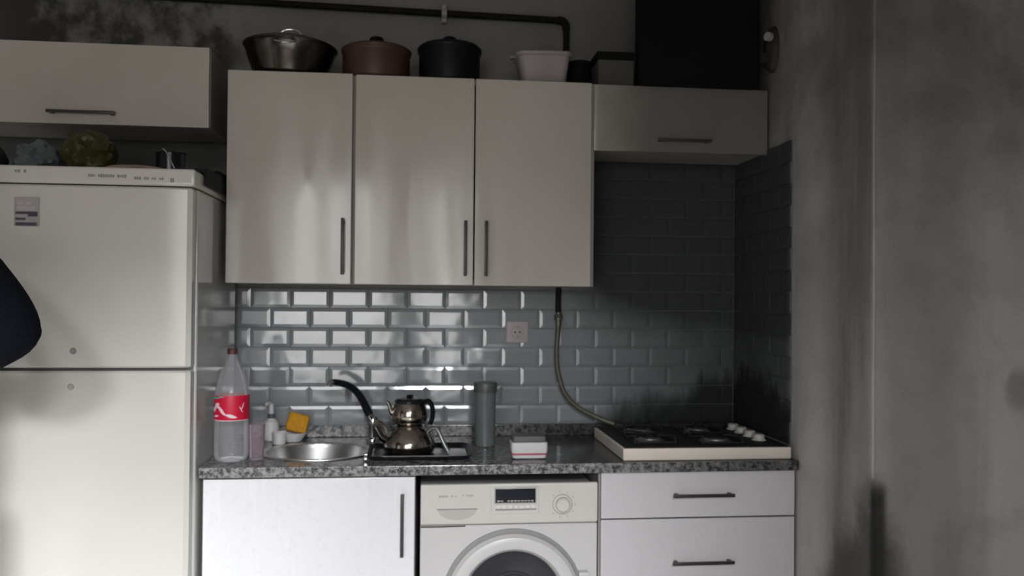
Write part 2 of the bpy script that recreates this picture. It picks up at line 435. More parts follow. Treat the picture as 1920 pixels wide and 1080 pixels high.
# the paler bead that runs up the corner of the pier
bm = bmesh.new()
pts = []
r_ = random.Random(4)
for i in range(15): pts.append((PX-.001+r_.uniform(-.001, .001), PY+.001+r_.uniform(-.001, .001), .90+i*1.9/14))
add_tube(bm, pts, .0042, 8); struct(obj('trim_1', bm, BEAD))

# ---- tiles of the splashback: every tile a piece of its own
TP, TR, GAP = .1515, .0767, .0022
TMESH = {}
def tile_mesh(w, h):
    k = (round(w, 4), round(h, 4))
    if k in TMESH: return TMESH[k]
    bm = bmesh.new(); t, e, bv = .0085, .0063, .0125
    bv = min(bv, w*.3, h*.3)
    def ring(x, z, y): return [bm.verts.new((sx_*x, y, sz_*z)) for sx_, sz_ in ((-1, -1), (1, -1), (1, 1), (-1, 1))]
    a = ring(w/2, h/2, 0); b = ring(w/2, h/2, -e); c = ring(w/2-bv, h/2-bv, -t)
    for p, q in ((a, b), (b, c)):
        for i in range(4): bm.faces.new((p[i], p[(i+1) % 4], q[(i+1) % 4], q[i]))
    bm.faces.new(c)
    bmesh.ops.recalc_face_normals(bm, faces=bm.faces[:])
    for f in bm.faces:
        if f.normal.y > .1: f.normal_flip()
    me = bpy.data.meshes.new('tile'); bm.to_mesh(me); bm.free(); me.materials.append(TILE)
    TMESH[k] = me; return me
rt = random.Random(11)
def add_tile(x0, x1, z, side=False):
    w = x1-x0-GAP
    if w < .012: return
    o = bpy.data.objects.new('tile', tile_mesh(w, TR-GAP)); COL.objects.link(o)
    tilt = (rt.gauss(0, .006), 0, rt.gauss(0, .006))
    if side:
        o.location = (PX-.0035, -(x0+x1)/2, z); o.rotation_euler = (tilt[0]*0, tilt[0], -pi/2+tilt[2]); o.parent = wall_right
    else:
        o.location = ((x0+x1)/2, -.0035, z); o.rotation_euler = tilt; o.parent = wall_back
Z0 = 1.441
XR = PX-.010
for r in range(-7, 7):
    zc = Z0-TR*(r+.5)
    ph = -.495+(0 if r % 2 == 0 else -TP/2)
    lo = -.86 if r >= 0 else .57
    k = math.floor((lo-ph)/TP)
    while ph+k*TP < XR:
        a, b = max(ph+k*TP, lo), min(ph+(k+1)*TP, XR)
        if b-a > .012: add_tile(a, b, zc)
        k += 1
    # the side of the pier: from the inner corner out to y = -.555
    ps = .012-(0 if r % 2 else TP/2); k = 0
    while ps+k*TP < .555:
        a, b = max(ps+k*TP, .012), min(ps+(k+1)*TP, .555)
        if b-a > .012: add_tile(a, b, zc, True)
        k += 1
bm = bmesh.new()
add_box(bm, -.86, XR+.004, -.0045, .001, Z0-7*TR, Z0); add_box(bm, .57, XR+.004, -.0045, .001, Z0, Z0+7*TR)
o = obj('grout', bm, GROUT, wall_back, smooth=False)
bm = bmesh.new(); add_box(bm, PX-.0045, PX+.001, -.555, -.005, Z0-7*TR, Z0+7*TR); obj('grout', bm, GROUT, wall_right, smooth=False)

# ------------------------------------------------------------------ cabinets
def bar_handle(parent, x, y, z, L, vertical, w=.011, m=HANDLE):
    "flat bar on two feet; y is the door face"
    bm = bmesh.new(); d = .028
    if vertical:
        add_box(bm, x-w/2, x+w/2, y-d, y-d+.008, z-L/2, z+L/2, .002)
        for s in (-1, 1): add_box(bm, x-w/2, x+w/2, y-d+.004, y, z+s*(L/2-.014)-.006, z+s*(L/2-.014)+.006, .001)
    else:
        add_box(bm, x-L/2, x+L/2, y-d, y-d+.008, z-w/2, z+w/2, .002)
        for s in (-1, 1): add_box(bm, x+s*(L/2-.014)-.006, x+s*(L/2-.014)+.006, y-d+.004, y, z-w/2, z+w/2, .001)
    return obj('handle', bm, m, parent)
def carcass(parent, x0, x1, y0, y1, z0, z1, m=CARCASS, t=.018, top=True):
    "open-fronted carcass: two sides, top, bottom and back"
    bm = bmesh.new()
    add_box(bm, x0, x0+t, y0, y1, z0, z1, .001, 1); add_box(bm, x1-t, x1, y0, y1, z0, z1, .001, 1)
    add_box(bm, x0+t, x1-t, y0, y1, z0, z0+t); add_box(bm, x0+t, x1-t, y0, y1 if top else y0+.05, z1-t, z1)
    add_box(bm, x0+t, x1-t, y1-.006, y1, z0+t, z1-t)
    return obj('carcass', bm, m, parent)
UY0, UY1 = -.332, -.045        # wall cabinets: carcass front and back
UB, UT = 1.455, 2.205
def door(parent, x0, x1, z0, z1, yb, m, t=.018):
    return box('door', x0, x1, yb-t, yb-.001, z0, z1, m, parent, .0025)
# wall cabinet with one door
c1 = thing('wall_cabinet', 'cream wall cabinet with a single tall door, left of the wider two-door one', 'cabinet', (-.452, UY1, UB))
def sub(parent):   # objects are modelled in world coordinates and then shifted under their thing
    for ch in list(parent.children):
        ch.location = Vector(ch.location)-parent.location
def done(parent): sub(parent); return parent
carcass(c1, -.671, -.2325, UY0, UY1, UB, UT)
d = door(c1, -.671, -.237, UB, UT, UY0, LAM); h = bar_handle(d, -.265, UY0-.018, 1.588, .20, True)
AJ = Matrix.Translation((-.671, UY0, 0)) @ Matrix.Rotation(rad(-1.0), 4, 'Z') @ Matrix.Translation((.671, -UY0, 0))   # this door hangs a little ajar
d.data.transform(AJ); h.data.transform(AJ); done(c1)
# wall cabinet with two doors
c2 = thing('wall_cabinet', 'wide cream wall cabinet with two tall doors whose dark handles face each other', 'cabinet', (.2, UY1, UB))
carcass(c2, -.2325, .644, UY0, UY1, UB, UT)
d = door(c2, -.226, .198, UB, UT, UY0, LAM); bar_handle(d, .169, UY0-.018, 1.588, .20, True)
d = door(c2, .203, .630, UB, UT, UY0, LAM); bar_handle(d, .243, UY0-.018, 1.588, .20, True); done(c2)
# short cabinet above the hob
c3 = thing('wall_cabinet', 'short smoke-darkened wall cabinet with a lift-up door, above the hob', 'cabinet', (.97, UY1, 1.957))
carcass(c3, .646, 1.302, UY0, UY1, 1.966, UT-.006)
d = door(c3, .640, 1.303, 1.957, UT-.004, UY0, LAM); bar_handle(d, .975, UY0-.018, 2.0, .205, False); done(c3)
# short cabinet above the fridge
c4 = thing('wall_cabinet', 'short cream wall cabinet with a lift-up door, hanging above the refrigerator', 'cabinet', (-1.15, UY1, 2.0))
carcass(c4, -1.575, -.733, UY0, UY1, 2.0, 2.278)
d = door(c4, -1.578, -.735, 1.998, 2.280, UY0, LAM); bar_handle(d, -1.155, UY0-.018, 2.036, .225, False); done(c4)
# base cabinet under the sink
LY = -.58
b1 = thing('base_cabinet', 'white base cabinet with one wide door under the sink', 'cabinet', (-.34, -.3, 0))
carcass(b1, -.684, .0, LY, -.03, .09, .825, top=False)
box('toe_kick', -.684, .0, LY+.05, LY+.07, 0, .09, CARCASS, b1, .001)
d = door(b1, -.678, -.003, .10, .818, LY, LAML); bar_handle(d, -.043, LY-.018, .665, .205, True); done(b1)
# drawer unit
b2 = thing('drawer_unit', 'white drawer unit with dark bar handles beneath the gas hob', 'cabinet', (.96, -.3, 0))
carcass(b2, .616, 1.304, LY, -.03, .09, .825)
box('toe_kick', .616, 1.304, LY+.05, LY+.07, 0, .09, CARCASS, b2, .001)
for z0, z1, hz in ((.669, .824, .746), (.387, .664, .518), (.10, .382, .24)):
    d = box('drawer', .622, 1.303, LY-.018, LY-.001, z0, z1, LAMD, b2, .0025)
    bar_handle(d, .973, LY-.018, hz, .215, False)
done(b2)
# worktop with a hole for the basin
SXC, SYC, SRX, SRY = -.345, -.345, .185, .165
bm = bmesh.new(); add_box(bm, -.688, 1.308, -.62, -.012, .827, .860, .003)
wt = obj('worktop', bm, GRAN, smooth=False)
bm = bmesh.new(); add_lathe(bm, [(0, -.1), (1, -.1), (1, .1), (0, .1)], (SXC, SYC, .86), 48, sx=SRX-.006, sy=SRY-.006)
cut = obj('cutter', bm, GRAN, smooth=False)
md = wt.modifiers.new('b', 'BOOLEAN'); md.object = cut; md.operation = 'DIFFERENCE'; md.solver = 'EXACT'
bpy.context.view_layer.update(); dg = bpy.context.evaluated_depsgraph_get()
me = bpy.data.meshes.new_from_object(wt.evaluated_get(dg)); wt.modifiers.clear(); wt.data = me
bpy.data.objects.remove(cut)
tag(wt, 'speckled grey granite worktop running from the refrigerator to the right wall', 'worktop')
box('upstand', -.688, 1.300, -.030, -.010, .8605, .905, GRAN, wt, .003)

# ------------------------------------------------------------------ refrigerator
FX0, FX1 = -1.40, -.693
fr = thing('refrigerator', 'off-white two-door refrigerator at the left end of the worktop', 'refrigerator', ((FX0+FX1)/2, -.37, 0))
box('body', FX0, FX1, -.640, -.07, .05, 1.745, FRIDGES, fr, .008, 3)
box('top_panel', FX0, FX1+.003, -.702, -.07, 1.748, 1.802, FRIDGE, fr, .010, 3)
def curved_door(name, x0, x1, y0, y1, z0, z1):
    "door skin: flat in the middle, rolling back towards both upright edges"
    bm = bmesh.new(); n = 48; cx, hw = (x0+x1)/2, (x1-x0)/2; prof = []
    for i in range(n+1):
        u = -1+2*i/n; k = max(0, (abs(u)-.55)/.45)
        prof.append((cx+u*hw, y0+.008*k*k+(.006*max(0, (k-.93)/.07)**2)))
    prof += [(x1, y1), (x0, y1)]
    rings = []
    for z, dy, dx in ((z0, .006, .004), (z0+.006, 0, 0), (z1-.006, 0, 0), (z1, .006, .004)):
        rings.append([bm.verts.new((cx+(x-cx)*(1-dx/hw), min(y+dy, y1) if y < y1 else y, z)) for x, y in prof])
    m_ = len(prof)
    for A, B in zip(rings, rings[1:]):
        for i in range(m_): bm.faces.new((A[i], A[(i+1) % m_], B[(i+1) % m_], B[i]))
    bm.faces.new(rings[0]); bm.faces.new(rings[-1])
    o = obj(name, bm, FRIDGE, fr)
    for p in o.data.polygons:
        if abs(p.normal.y) > .9999: p.use_smooth = False
    o.data.set_sharp_from_angle(angle=rad(20)); return o
fd = curved_door('freezer_door', FX0+.002, FX1-.006, -.702, -.648, 1.186, 1.744)
rd = curved_door('refrigerator_door', FX0+.002, FX1-.006, -.702, -.648, .09, 1.176)
box('door_gasket', FX0+.012, FX1-.010, -.650, -.638, .10, 1.740, GREYP, fr, .002)
lathe('hinge_cap', [(0, .004), (.008, .004), (.010, .001), (.010, 0)], GREYP, fd, (-1.043, -.7015, 1.237), 16, axis='y')
lathe('hinge_cap', [(0, .004), (.008, .004), (.010, .001), (.010, 0)], INKL, rd, (-1.048, -.7015, 1.128), 16, axis='y')
bm = bmesh.new(); add_marks(bm, -1.007, -.893, 1.7745, .011, -.702, 16, 3); add_marks(bm, -.872, -.783, 1.7695, .009, -.702, 12, 5)
add_marks(bm, -.764, -.752, 1.7655, .014, -.702, 2, 8); add_marks(bm, -1.22, -1.185, 1.783, .010, -.702, 4, 9)
p = ink(obj('print', bm, INK, fr, smooth=False)); p['label'] = 'line of worn grey print'
for fx in (FX0+.06, FX1-.06):
    lathe('foot', [(0, 0), (.02, 0), (.018, .05), (0, .05)], BLACK, fr, (fx, -.58, 0), 14)
done(fr)
# fridge magnet
mg = thing('fridge_magnet', 'small rectangular picture magnet stuck high on the freezer door', 'magnet', (-1.182, -.7025, 1.66))
box('picture', -1.218, -1.146, -.7055, -.7025, 1.615, 1.704, mat('magnet_paper', (.40, .37, .36), .5, var=.1), mg, .001)
bm = bmesh.new()
add_box(bm, -1.214, -1.150, -.7062, -.7053, 1.652, 1.660); add_box(bm, -1.178, -1.150, -.7062, -.7053, 1.645, 1.653)
add_box(bm, -1.214, -1.184, -.7062, -.7053, 1.634, 1.641); add_box(bm, -1.213, -1.152, -.7062, -.7053, 1.617, 1.627)
ink(obj('print', bm, mat('magnet_ink', (.075, .07, .09), .6), mg, smooth=False))
bm = bmesh.new(); add_box(bm, -1.208, -1.19, -.7062, -.7053, 1.681, 1.69); add_box(bm, -1.185, -1.168, -.7062, -.7053, 1.681, 1.69); add_box(bm, -1.21, -1.155, -.7062, -.7053, 1.664, 1.676)
ink(obj('print', bm, mat('magnet_pale', (.47, .44, .45), .6), mg, smooth=False)); done(mg)

# things on top of the refrigerator
FT = 1.8025
tag(crumple('plastic_bag', (-1.40, -.50, FT), (.055, .09, .055), CLOTH, .20, 12, 1), 'black crumpled bag at the left end of the refrigerator top', 'bag')
b = thing('plastic_bag', 'pale blue translucent plastic bag crumpled on top of the refrigerator', 'bag', (-1.23, -.50, FT))
crumple('film', (0, 0, 0), (.066, .10, .055), BAGC, .34, 17, 2, parent=b)
crumple('contents', (0.006, .01, .004), (.042, .06, .034), mat('blue_grey_things', (.025, .034, .040), .6, var=.5, scale=25), .2, 14, 3, parent=b)
tag(crumple('plastic_bag', (-1.070, -.50, FT), (.068, .10, .080), OLIVE, .34, 16, 5), 'bulging olive green plastic bag on top of the refrigerator', 'bag')
tag(crumple('wrapper', (-.905, -.60, FT), (.085, .05, .012), BEIGE, .25, 18, 6), 'flat crumpled beige and reddish wrapper lying at the front of the refrigerator top', 'wrapper')
k = thing('saucepan', 'small dark saucepan with a wire handle on top of the refrigerator', 'saucepan', (-.82, -.50, FT))
lathe('pot', [(0, 0), (.038, 0), (.044, .008), (.047, .075), (.050, .078), (.047, .080), (.043, .076), (.040, .012), (0, .010)], BLACKG, k, n=32)
tube('wire_handle', [(-.01, -.052, .085), (.005, -.060, .07), (.018, -.064, .045), (.030, -.062, .02)], .0028, CHROME, k, 8, 4)
# dark cloth folded over the right rear edge of the fridge top
bm = bmesh.new()
nx, ny = 14, 24; V = []
def cloth_z(u, v): return FT+.004+.062*v**1.3+.006*sin(9*u+5*v)+.004*sin(17*v)
for lay in (1, 0):
    grid = []
    for i in range(nx+1):
        row = []
        for j in range(ny+1):
            u, v = i/nx, j/ny
            x = -.766+u*.082; y = -.655+v*.52
            if lay: z = cloth_z(u, v)
            else: z = FT+.0005
            row.append(bm.verts.new((x, y, z)))
        grid.append(row)
    V.append(grid)
    for i in range(nx):
        for j in range(ny): bm.faces.new((grid[i][j], grid[i+1][j], grid[i+1][j+1], grid[i][j+1]))
A, B = V
for i in range(nx):
    bm.faces.new((A[i][0], A[i+1][0], B[i+1][0], B[i][0])); bm.faces.new((A[i][ny], A[i+1][ny], B[i+1][ny], B[i][ny]))
for j in range(ny):
    bm.faces.new((A[0][j], A[0][j+1], B[0][j+1], B[0][j])); bm.faces.new((A[nx][j], A[nx][j+1], B[nx][j+1], B[nx][j]))
add_box(bm, -.6875, -.6815, -.600, -.14, 1.765, FT+.02, .002)
o = obj('cloth', bm, CLOTH); tag(o, 'black cloth folded over the right edge of the refrigerator top', 'cloth')

# ------------------------------------------------------------------ washing machine
WX0, WX1, WY = .016, .610, -.585
wm = thing('washing_machine', 'white front-loading washing machine between the sink cabinet and the drawers', 'washing machine', (.313, -.30, 0))
box('body', WX0, WX1, WY, -.04, .02, .770, WASH, wm, .006, 3)
box('front_panel', WX0, WX1, WY-.012, WY-.0005, .08, .656, WASH, wm, .006, 3)
box('control_panel', WX0, WX1, WY-.020, WY-.0005, .660, .794, WASHP, wm, .008, 4)
box('kick_panel', WX0+.004, WX1-.004, WY-.006, WY-.0005, .02, .076, WASH, wm, .003)
cp = WY-.020
dp = box('drawer_front', WX0+.012, .246, cp-.0015, cp-.0002, .668, .792, WASHP, wm, .001)
bm = bmesh.new()   # half-moon grip of the detergent drawer
vs = [bm.verts.new((.137+.064*cos(t)*1.0, cp-.0026, .712+.036*sin(t))) for t in [pi+pi*i/14 for i in range(15)]]
f = bm.faces.new(vs); r = bmesh.ops.extrude_face_region(bm, geom=[f])
for v in r['geom']:
    if isinstance(v, bmesh.types.BMVert): v.co.y += .0014
obj('grip', bm, mat('grip_grey', (.50, .49, .45), .5), dp)
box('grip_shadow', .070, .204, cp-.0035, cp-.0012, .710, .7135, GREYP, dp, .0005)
fm = box('display_frame', .250, .408, cp-.004, cp-.0003, .694, .784, WASHP, wm, .002)
box('display', .263, .397, cp-.0055, cp-.003, .731, .777, DISP, fm, .0008)
for i in range(7):
    x = .266+i*.0195
    box('button', x, x+.014, cp-.009, cp-.003, .712, .724, mat('button_white', (.74, .72, .68), .4), fm, .002)
box('button_shade', .263, .400, cp-.0050, cp-.0035, .7055, .7105, GREYP, fm, .0005)  # grey strip that paints the shade beneath the button row
box('display_bezel', .259, .401, cp-.0048, cp-.0035, .727, .781, INKL, fm, .0008)
bm = bmesh.new(); add_marks(bm, .268, .392, .737, .006, cp-.0058, 11, 12); ink(obj('print', bm, INKL, fm, smooth=False))
kn = lathe('dial', [(0, .020), (.019, .020), (.023, .016), (.025, .002), (.031, .0015), (.031, 0)], WASHP, wm, (.489, cp-.0002, .722), 40, axis='y')
lathe('dial_ring', [(.031, .003), (.034, .003), (.034, 0), (.031, 0)], INKL, wm, (.489, cp-.0002, .722), 40, axis='y')
bm = bmesh.new(); add_marks(bm, .075, .135, .7545, .009, cp-.0018, 9, 21); add_marks(bm, .152, .190, .7560, .007, cp-.0018, 6, 22)
p = ink(obj('print', bm, INKL, wm, smooth=False)); p['label'] = 'faded illegible print'
bm = bmesh.new()
for q in range(9):
    t = pi*.75-q*pi*1.5/8
    add_box(bm, .489+.043*cos(t)-.002, .489+.043*cos(t)+.002, cp-.0008, cp+.0004, .722+.043*sin(t)-.002, .722+.043*sin(t)+.002)
ink(obj('dial_marks', bm, INKL, wm, smooth=False))
DC = (.325, WY-.012, .405)
lathe('porthole_surround', [(.238, .0), (.236, .003), (.228, .004), (.226, .001), (.226, 0)], GREYP, wm, DC, 72, axis='y')
dr = lathe('door_ring', [(.225, 0), (.224, .018), (.214, .032), (.195, .038), (.178, .034), (.168, .022), (.163, .004)], WASH, wm, DC, 72, axis='y')
lathe('door_glass', [(.164, .010), (.150, .026), (.125, .014), (.07, .006), (0, .004)], DRUM, dr, DC, 64, axis='y')
lathe('glass_ring', [(.098, .014), (.092, .018), (.086, .010)], mat('ring_grey', (.05, .05, .055), .7, spec=.2), dr, DC, 48, axis='y')
box('door_latch', .543, .575, WY-.045, WY-.012, .43, .50, WASH, dr, .004)
tube('scratch', [(.018, WY-.0128, .653), (.08, WY-.0128, .6525), (.165, WY-.0128, .6535)], .0022, mat('rust_stain', (.10, .07, .06), .8), wm, 6)
for fx in (WX0+.05, WX1-.05):
    lathe('foot', [(0, 0), (.022, 0), (.018, .02), (0, .02)], BLACK, wm, (fx, WY+.05, 0), 14)
done(wm)

# ------------------------------------------------------------------ sink, tap, tray, kettle
sk = thing('sink', 'oval stainless steel sink basin set into the left of the worktop', 'sink', (SXC, SYC, .86))
lathe('rim', [(1.10, .0008), (1.095, .004), (1.02, .0048), (.965, .001), (.955, -.012)], SINKM, sk, (0, 0, 0), 56, sx=SRX, sy=SRY)
lathe('bowl', [(.955, -.012), (.93, -.06), (.86, -.13), (.70, -.152), (.2, -.158), (0, -.158)], SINKM, sk, (0, 0, 0), 56, sx=SRX, sy=SRY)
lathe('drain', [(.0, .002), (.02, .002), (.036, .004), (.038, 0)], CHROME, sk, (0, 0, -.158), 24)
tp = thing('tap', 'black curved mixer tap with chrome base behind the sink', 'tap', (-.165, -.115, .8602))
L = tp.location
lathe('base', [(0, 0), (.027, 0), (.026, .008), (.020, .014), (.019, .055), (.022, .062), (.022, .085), (.016, .095), (0, .096)], CHROME, tp, n=28)
def rel(p): return (p[0]-L[0], p[1]-L[1], p[2]-L[2])
sp = tube('spout', [rel(p) for p in ((-.170, -.118, .945), (-.186, -.125, .975), (-.203, -.14, 1.015), (-.226, -.165, 1.053), (-.255, -.195, 1.079), (-.285, -.225, 1.092), (-.308, -.25, 1.097))], [.0165, .0115], BLACKG, tp, 14, 5)
tube('spout_tip', [rel(p) for p in ((-.306, -.248, 1.0975), (-.316, -.258, 1.093), (-.319, -.261, 1.083))], .0105, CHROME, tp, 12)
tube('collar', [rel(p) for p in ((-.166, -.116, .935), (-.180, -.122, .962))], .0185, CHROME, tp, 14)
tube('lever', [rel(p) for p in ((-.158, -.125, .925), (-.135, -.150, .934), (-.118, -.175, .918), (-.108, -.19, .893))], [.013, .009], CHROME, tp, 12, 4)

tr = thing('tray', 'black low-rimmed tray on the worktop under the stacked teapots', 'tray', (.012, -.41, .8602))
bm = bmesh.new()
def rrect(bm, hx, hy, r, z, n=6):
    out = []
    for cx, cy, a0 in ((hx-r, hy-r, 0), (-hx+r, hy-r, pi/2), (-hx+r, -hy+r, pi), (hx-r, -hy+r, 1.5*pi)):
        for i in range(n+1):
            t = a0+pi/2*i/n; out.append(bm.verts.new((cx+r*cos(t), cy+r*sin(t), z)))
    return out
def loft(bm, rings, cap0=True, cap1=True):
    for a, b in zip(rings, rings[1:]):
        n = len(a)
        for i in range(n): bm.faces.new((a[i], a[(i+1) % n], b[(i+1) % n], b[i]))
    if cap0: bm.faces.new(rings[0])
    if cap1: bm.faces.new(rings[-1])
loft(bm, [rrect(bm, .168, .125, .03, 0), rrect(bm, .180, .138, .035, .016), rrect(bm, .177, .135, .034, .0165), rrect(bm, .164, .121, .03, .004)])
obj('dish', bm, BLACKG, tr)
bm = bmesh.new(); add_tube(bm, [(-.125, -.137, .0165), (0, -.1375, .0165), (.10, -.137, .0165)], .003, 8); obj('rim', bm, CHROME, tr)
box('corner_clip', -.186, -.172, -.138, -.116, .004, .026, CHROME, tr, .003)

KX, KY = -.024, -.40
ke = thing('kettle', 'lower, larger steel kettle of the stacked pair, standing on the black tray', 'kettle', (KX, KY, .8645))
lathe('body', [(0, 0), (.070, 0), (.086, .006), (.092, .022), (.088, .045), (.074, .070), (.056, .086), (.050, .092), (.052, .095), (.047, .096), (.044, .090), (0, .088)], STEEL, ke, n=56)
tube('spout', [(-.078, -.02, .045), (-.098, -.025, .060), (-.110, -.028, .082), (-.118, -.030, .094)], [.014, .007], STEELD, ke, 14, 4)
tube('handle', [(.066, .0, .075), (.088, -.008, .086), (.102, -.014, .074), (.120, -.024, .035), (.136, -.030, .006)], .0075, mat('handle_grey', (.22, .23, .23), .3, .5), ke, 12, 4)
te = thing('teapot', 'upper, smaller steel teapot stacked on top of the kettle', 'teapot', (KX, KY, .8645+.0965))
lathe('body', [(0, 0), (.044, 0), (.050, .004), (.061, .018), (.064, .034), (.062, .052), (.054, .072), (.051, .078), (0, .079)], STEEL, te, n=48)
ld = lathe('lid', [(.053, .079), (.053, .085), (.046, .093), (.02, .097), (0, .098)], BLACKG, te, n=40)
lathe('knob', [(0, .097), (.009, .097), (.012, .101), (.010, .105), (0, .1055)], BLACK, ld, n=16)
tube('spout', [(-.054, -.012, .040), (-.064, -.016, .050), (-.070, -.018, .072), (-.078, -.020, .084)], [.010, .006], STEEL, te, 12, 4)
tube('handle', [(.050, -.006, .080), (.068, -.010, .084), (.080, -.014, .060), (.080, -.014, .028), (.072, -.012, .004)], .0085, BLACK, te, 12, 4)

# ------------------------------------------------------------------ small things on the worktop
CT = .8605
bo = thing('bottle', 'large clear plastic drink bottle with a red label beside the refrigerator', 'bottle', (-.612, -.50, CT))
lathe('body', [(0, .012), (.022, .004), (.040, 0), (.050, .006), (.055, .022), (.055, .120), (.0535, .135), (.0555, .150), (.0555, .225), (.053, .235), (.050, .255), (.040, .290), (.026, .318), (.0165, .340), (.0145, .352), (.0145, .366)], PET, bo, n=48)
lathe('cap', [(0, .374), (.015, .374), (.0165, .371), (.0165, .356), (.0148, .355)], mat('brown_cap', (.09, .035, .025), .5), bo, n=28)
lb = lathe('label_band', [(.0562, .139), (.0566, .141), (.0566, .219), (.0562, .221)], REDL, bo, n=64); lb['label'] = 'red wrap-around label'
def add_wrap(bm, a0, a1, zf, hf, r=.0571, n=14):
    "a strip of print wrapped round a cylinder"
    lo, hi = [], []
    for i in range(n+1):
        t = i/n; a = a0+(a1-a0)*t; z = zf(t); h = hf(t)
        lo.append(bm.verts.new((r*sin(a), -r*cos(a), z-h))); hi.append(bm.verts.new((r*sin(a), -r*cos(a), z+h)))
    for i in range(n): bm.faces.new((lo[i], lo[i+1], hi[i+1], hi[i]))
bm = bmesh.new()
add_wrap(bm, -1.25, -.55, lambda t: .172+.020*t-.004*sin(6*t), lambda t: .002+.008*sin(pi*t))
add_wrap(bm, -.95, -.30, lambda t: .194-.020*t, lambda t: .001+.0045*sin(pi*t))
add_wrap(bm, -.62, -.10, lambda t: .181-.024*t, lambda t: .001+.0055*sin(pi*t))
add_wrap(bm, -.20, .50, lambda t: .160-.010*t, lambda t: .001+.0048*sin(pi*t))
add_wrap(bm, -1.1, -.6, lambda t: .152+.004*t, lambda t: .001+.0025*sin(pi*t))
add_wrap(bm, .75, .95, lambda t: .176+.022*t, lambda t: .001+.004*sin(pi*t))
add_wrap(bm, .62, .85, lambda t: .186-.02*t, lambda t: .0008+.003*sin(pi*t))
add_wrap(bm, -1.3, 1.3, lambda t: .1402, lambda t: .0012, n=30)
p = ink(obj('lettering', bm, LWHITE, lb)); p['label'] = 'white curling script, too blurred to read'
bm = bmesh.new(); add_wrap(bm, -1.25, -.55, lambda t: .2135, lambda t: .001+.006*(1-t)); add_wrap(bm, -.58, -.20, lambda t: .2175, lambda t: .0025*(1-t)+.0005)
p = obj('label_corner', bm, TEAL, lb); p['label'] = 'teal corner of the label'

gl = thing('tumbler', 'pinkish clear drinking glass beside the red-labelled bottle', 'glass', (-.535, -.475, CT))
lathe('glass', [(0, .004), (.022, 0), (.0245, .002), (.028, .118), (.0272, .1185), (.0225, .008), (0, .010)], PINKC, gl, n=36)

pu = thing('soap_dispenser', 'white pump soap dispenser by the wall behind the sink', 'dispenser', (-.548, -.10, CT))
lathe('bottle', [(0, 0), (.024, 0), (.028, .004), (.029, .055), (.026, .072), (.015, .082), (.0125, .086), (0, .086)], WHITEP, pu, n=32)
lathe('collar', [(0, .086), (.014, .086), (.014, .100), (.008, .104), (0, .104)], mat('pump_grey', (.10, .11, .115), .5), pu, n=24)
pm = tube('pump', [(0, 0, .10), (0, 0, .122), (0, -.002, .140)], [.010, .0085], WHITEP, pu, 12)
tube('nozzle', [(0, 0, .138), (-.006, -.012, .144), (-.014, -.030, .142)], .006, WHITEP, pm, 10)
bw = thing('soap_dish', 'shallow white dish under the yellow sponge by the wall', 'dish', (-.468, -.115, CT))
lathe('bowl', [(0, .004), (.030, 0), (.036, .002), (.056, .030), (.058, .035), (.0555, .035), (.035, .008), (0, .007)], WHITEP, bw, n=40)
bw2 = thing('cup', 'small white cup wedged between pump dispenser and shallow dish', 'cup', (-.505, -.185, CT))
lathe('cup', [(0, .003), (.020, 0), (.024, .003), (.027, .044), (.0255, .0445), (.022, .006), (0, .006)], WHITEP, bw2, n=32)
bm = bmesh.new(); add_box(bm, -.040, .040, -.022, .022, 0, .070, .014, 3)
for v in bm.verts:
    n = noise.noise(v.co*35)
    v.co += v.co.normalized()*n*.004
o = obj('sponge', bm, YELLOW); o.location = (-.456, -.112, CT+.0335); o.rotation_euler = (rad(-8), rad(14), rad(10))
tag(o, 'yellow kitchen sponge propped upright in the white dish', 'sponge')

tu = thing('jar', 'tall grey-green plastic jar standing alone on the worktop', 'jar', (.254, -.26, CT))
lathe('body', [(0, .003), (.034, 0), (.038, .004), (.0395, .18), (.0405, .195), (.0405, .200), (.037, .200)], TUMBM, tu, n=44)
lathe('lid', [(.0425, .200), (.043, .203), (.0435, .232), (.041, .237), (0, .238)], mat('jar_lid', (.085, .09, .088), .4), tu, n=44)

pk = thing('pack', 'small white packet with a red stripe and grey lid near the worktop edge', 'packet', (.386, -.50, CT))
bm = bmesh.new()
loft(bm, [rrect(bm, .052, .030, .010, 0), rrect(bm, .058, .036, .012, .004), rrect(bm, .063, .040, .013, .030), rrect(bm, .063, .040, .013, .054), rrect(bm, .060, .037, .012, .057)])
obj('tub', bm, WHITEP, pk)
bm = bmesh.new(); loft(bm, [rrect(bm, .0607, .0385, .0125, .014), rrect(bm, .0622, .0398, .0128, .021)], False, False); p = obj('stripe', bm, mat('pink_red_stripe', (.48, .14, .18), .5), pk); p['label'] = 'red stripe'
bm = bmesh.new(); loft(bm, [rrect(bm, .056, .034, .012, .0575), rrect(bm, .058, .036, .012, .062), rrect(bm, .057, .035, .012, .076), rrect(bm, .052, .030, .010, .079)]); p = obj('lid', bm, mat('lid_grey', (.13, .125, .13), .45), pk); p['label'] = 'grey lid'

